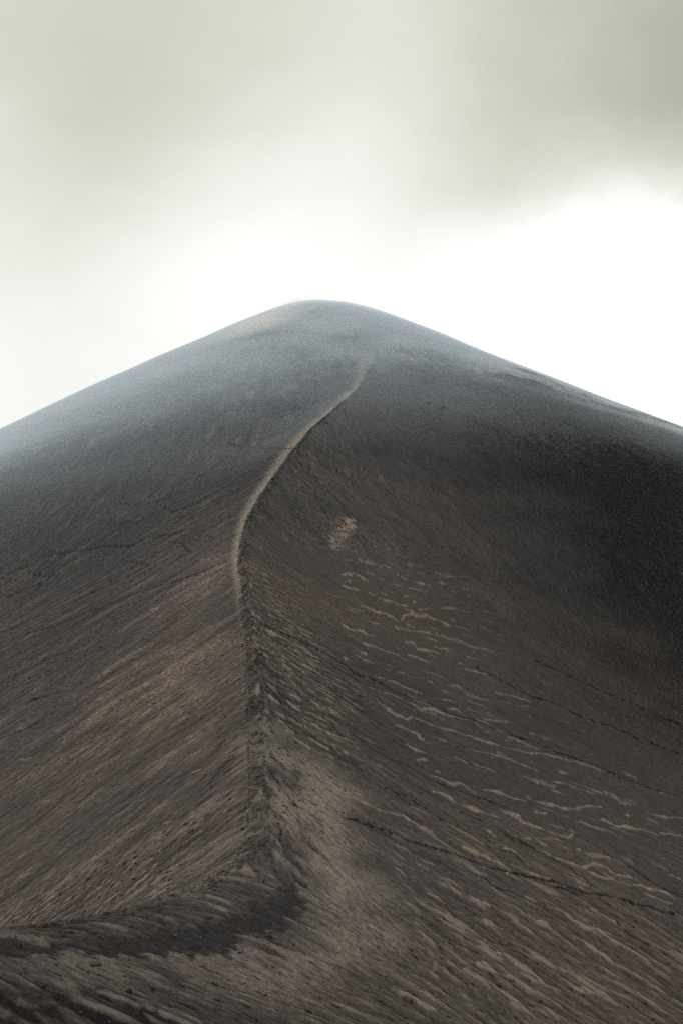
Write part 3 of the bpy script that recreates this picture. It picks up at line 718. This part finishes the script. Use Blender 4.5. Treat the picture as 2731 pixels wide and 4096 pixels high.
def mist_shell(thick, r0, r1, dens, col, label):
    """a closed sheet of mist lying on the upper slopes: it thickens with height and thins out to nothing downhill"""
    ux = np.linspace(-340, 330, 150); uy = np.linspace(120, 520, 100); UX, UY = np.meshgrid(ux, uy)
    zt = terrain(UX, UY); rr = np.hypot(UX, UY)
    lf = sst(20, -60, UX)
    f = sst(r0*(1-.2*lf), r1*(1-.06*lf), rr)**1.3*(1-.5*sst(15, 80, UX))*(1+.25*fbm(UX.ravel(), UY.ravel(), .02, 3, 9).reshape(UX.shape))
    ed = sst(0, .12, (UX-ux[0])/(ux[-1]-ux[0]))*sst(0, .12, (ux[-1]-UX)/(ux[-1]-ux[0]))*sst(520, 470, UY)
    top = zt+thick*f*ed-.4; bot = np.minimum(zt-4, top-2)
    n = UX.size; idx_ = np.arange(n).reshape(UX.shape)
    V_ = np.concatenate([np.stack([UX.ravel(), UY.ravel(), top.ravel()], 1), np.stack([UX.ravel(), UY.ravel(), bot.ravel()], 1)])
    q = np.stack([idx_[:-1, :-1], idx_[:-1, 1:], idx_[1:, 1:], idx_[1:, :-1]], -1).reshape(-1, 4)
    fs = q.tolist()+(q[:, ::-1]+n).tolist()
    ring = np.r_[idx_[0, :], idx_[1:, -1], idx_[-1, -2::-1], idx_[-2:0:-1, 0]]
    for i in range(len(ring)):
        a, c_ = int(ring[i]), int(ring[(i+1) % len(ring)]); fs.append([c_, a, a+n, c_+n])
    me = bpy.data.meshes.new('mist'); me.from_pydata(V_.tolist(), [], fs); me.update()
    mv, *_ = volume('mist_layer', dens, col, .6)
    o = link('mist', me, mv); o['kind'] = 'stuff'; o['category'] = 'mist'; o['label'] = label
for a_ in SHELLS: mist_shell(*a_)

# ---------------------------------------------------------------- camera
cam = bpy.data.cameras.new('camera'); co = bpy.data.objects.new('camera', cam); C.objects.link(co)
cam.sensor_fit = 'VERTICAL'; cam.sensor_height = 36; cam.lens = 35; cam.clip_end = 5000; cam.clip_start = .5
co.location = (0, 0, 0); co.rotation_euler = (R_(94.3), 0, 0)
sc = bpy.context.scene; sc.camera = co
sc.view_settings.view_transform = 'Standard'; sc.view_settings.look = 'None'; sc.view_settings.exposure = 0
sc.cycles.volume_bounces = 4; sc.cycles.max_bounces = 6; sc.cycles.use_denoising = DENOISE; sc.cycles.pixel_filter_type = 'BLACKMAN_HARRIS'; sc.cycles.filter_width = 1.05; sc.cycles.volume_step_rate = 1.0; sc.cycles.volume_max_steps = 128

# ---------------------------------------------------------------- overcast sky
w = bpy.data.worlds.new('World'); sc.world = w; w.use_nodes = True
N = w.node_tree.nodes; Lk = w.node_tree.links; bg = N['Background']
sky = N.new('ShaderNodeTexSky'); sky.sky_type = 'NISHITA'; sky.sun_disc = False
sky.sun_elevation = SUN_EL; sky.sun_rotation = SUN_ROT
tc = N.new('ShaderNodeTexCoord')
def wn(scale, det, off, dist=0.):
    mp = N.new('ShaderNodeMapping'); mp.inputs['Location'].default_value = off; Lk.new(tc.outputs['Generated'], mp.inputs[0])
    mp.inputs['Scale'].default_value = (1, 1, 1.5)
    n = N.new('ShaderNodeTexNoise'); n.inputs['Scale'].default_value = scale; n.inputs['Detail'].default_value = det
    n.inputs['Roughness'].default_value = .55; n.inputs['Distortion'].default_value = dist
    Lk.new(mp.outputs[0], n.inputs['Vector']); return n
wp = wn(3.2, 5, (3.1, 1.7, .4), .3)
vs_ = N.new('ShaderNodeVectorMath'); vs_.operation = 'SUBTRACT'; Lk.new(wp.outputs['Color'], vs_.inputs[0]); vs_.inputs[1].default_value = (.5, .5, .5)
vk = N.new('ShaderNodeVectorMath'); vk.operation = 'SCALE'; Lk.new(vs_.outputs[0], vk.inputs[0]); vk.inputs['Scale'].default_value = .15
va = N.new('ShaderNodeVectorMath'); va.operation = 'ADD'; Lk.new(tc.outputs['Generated'], va.inputs[0]); Lk.new(vk.outputs[0], va.inputs[1])
def blob(dirv, rad, amp, inner=0.0):
    d = N.new('ShaderNodeVectorMath'); d.operation = 'DISTANCE'; Lk.new(va.outputs[0], d.inputs[0])
    n_ = np.array(dirv, float); n_ /= np.linalg.norm(n_); d.inputs[1].default_value = tuple(n_)
    mr_ = N.new('ShaderNodeMapRange'); mr_.interpolation_type = 'SMOOTHSTEP'; Lk.new(d.outputs['Value'], mr_.inputs[0])
    for i, v in ((1, rad), (2, inner), (3, 0.0), (4, amp)): mr_.inputs[i].default_value = v
    return mr_.outputs[0]
tot = None
for a_ in SKY_BLOBS:
    o_ = blob(*a_); tot = o_ if tot is None else mth('ADD', tot, o_)
tex = wn(3.4, 6, (.3, 4.2, 1.1), .35)
tot = mth('ADD', tot, mth('MULTIPLY', mth('SUBTRACT', tex.outputs[0], .5), .22))
tot = mth('MAXIMUM', mth('ADD', tot, SKY_BASE), .12)
cr = N.new('ShaderNodeValToRGB'); Lk.new(tot, cr.inputs[0])
e = cr.color_ramp.elements; e[0].position = .4; e[0].color = (1.0, .99, .79, 1); e[1].position = 1.0; e[1].color = (1, 1, .955, 1)
q = e.new(.7); q.color = (1.0, .995, .86, 1)
cs = N.new('ShaderNodeVectorMath'); cs.operation = 'SCALE'; Lk.new(cr.outputs[0], cs.inputs[0]); Lk.new(tot, cs.inputs['Scale'])
sk = N.new('ShaderNodeVectorMath'); sk.operation = 'SCALE'; Lk.new(sky.outputs[0], sk.inputs[0]); sk.inputs['Scale'].default_value = .1
mx = mixc(.95, sk.outputs[0], cs.outputs[0])
Lk.new(mx, bg.inputs[0]); bg.inputs[1].default_value = 1.0
su = bpy.data.lights.new('sun', 'SUN'); so = bpy.data.objects.new('sun', su); C.objects.link(so)
su.energy = SUN_E; su.angle = R_(14); su.color = (1, .95, .87)
from mathutils import Vector
sd = Vector((math.sin(SUN_ROT)*math.cos(SUN_EL), math.cos(SUN_ROT)*math.cos(SUN_EL), math.sin(SUN_EL)))
so.rotation_euler = sd.to_track_quat('Z', 'Y').to_euler()
clock('done')
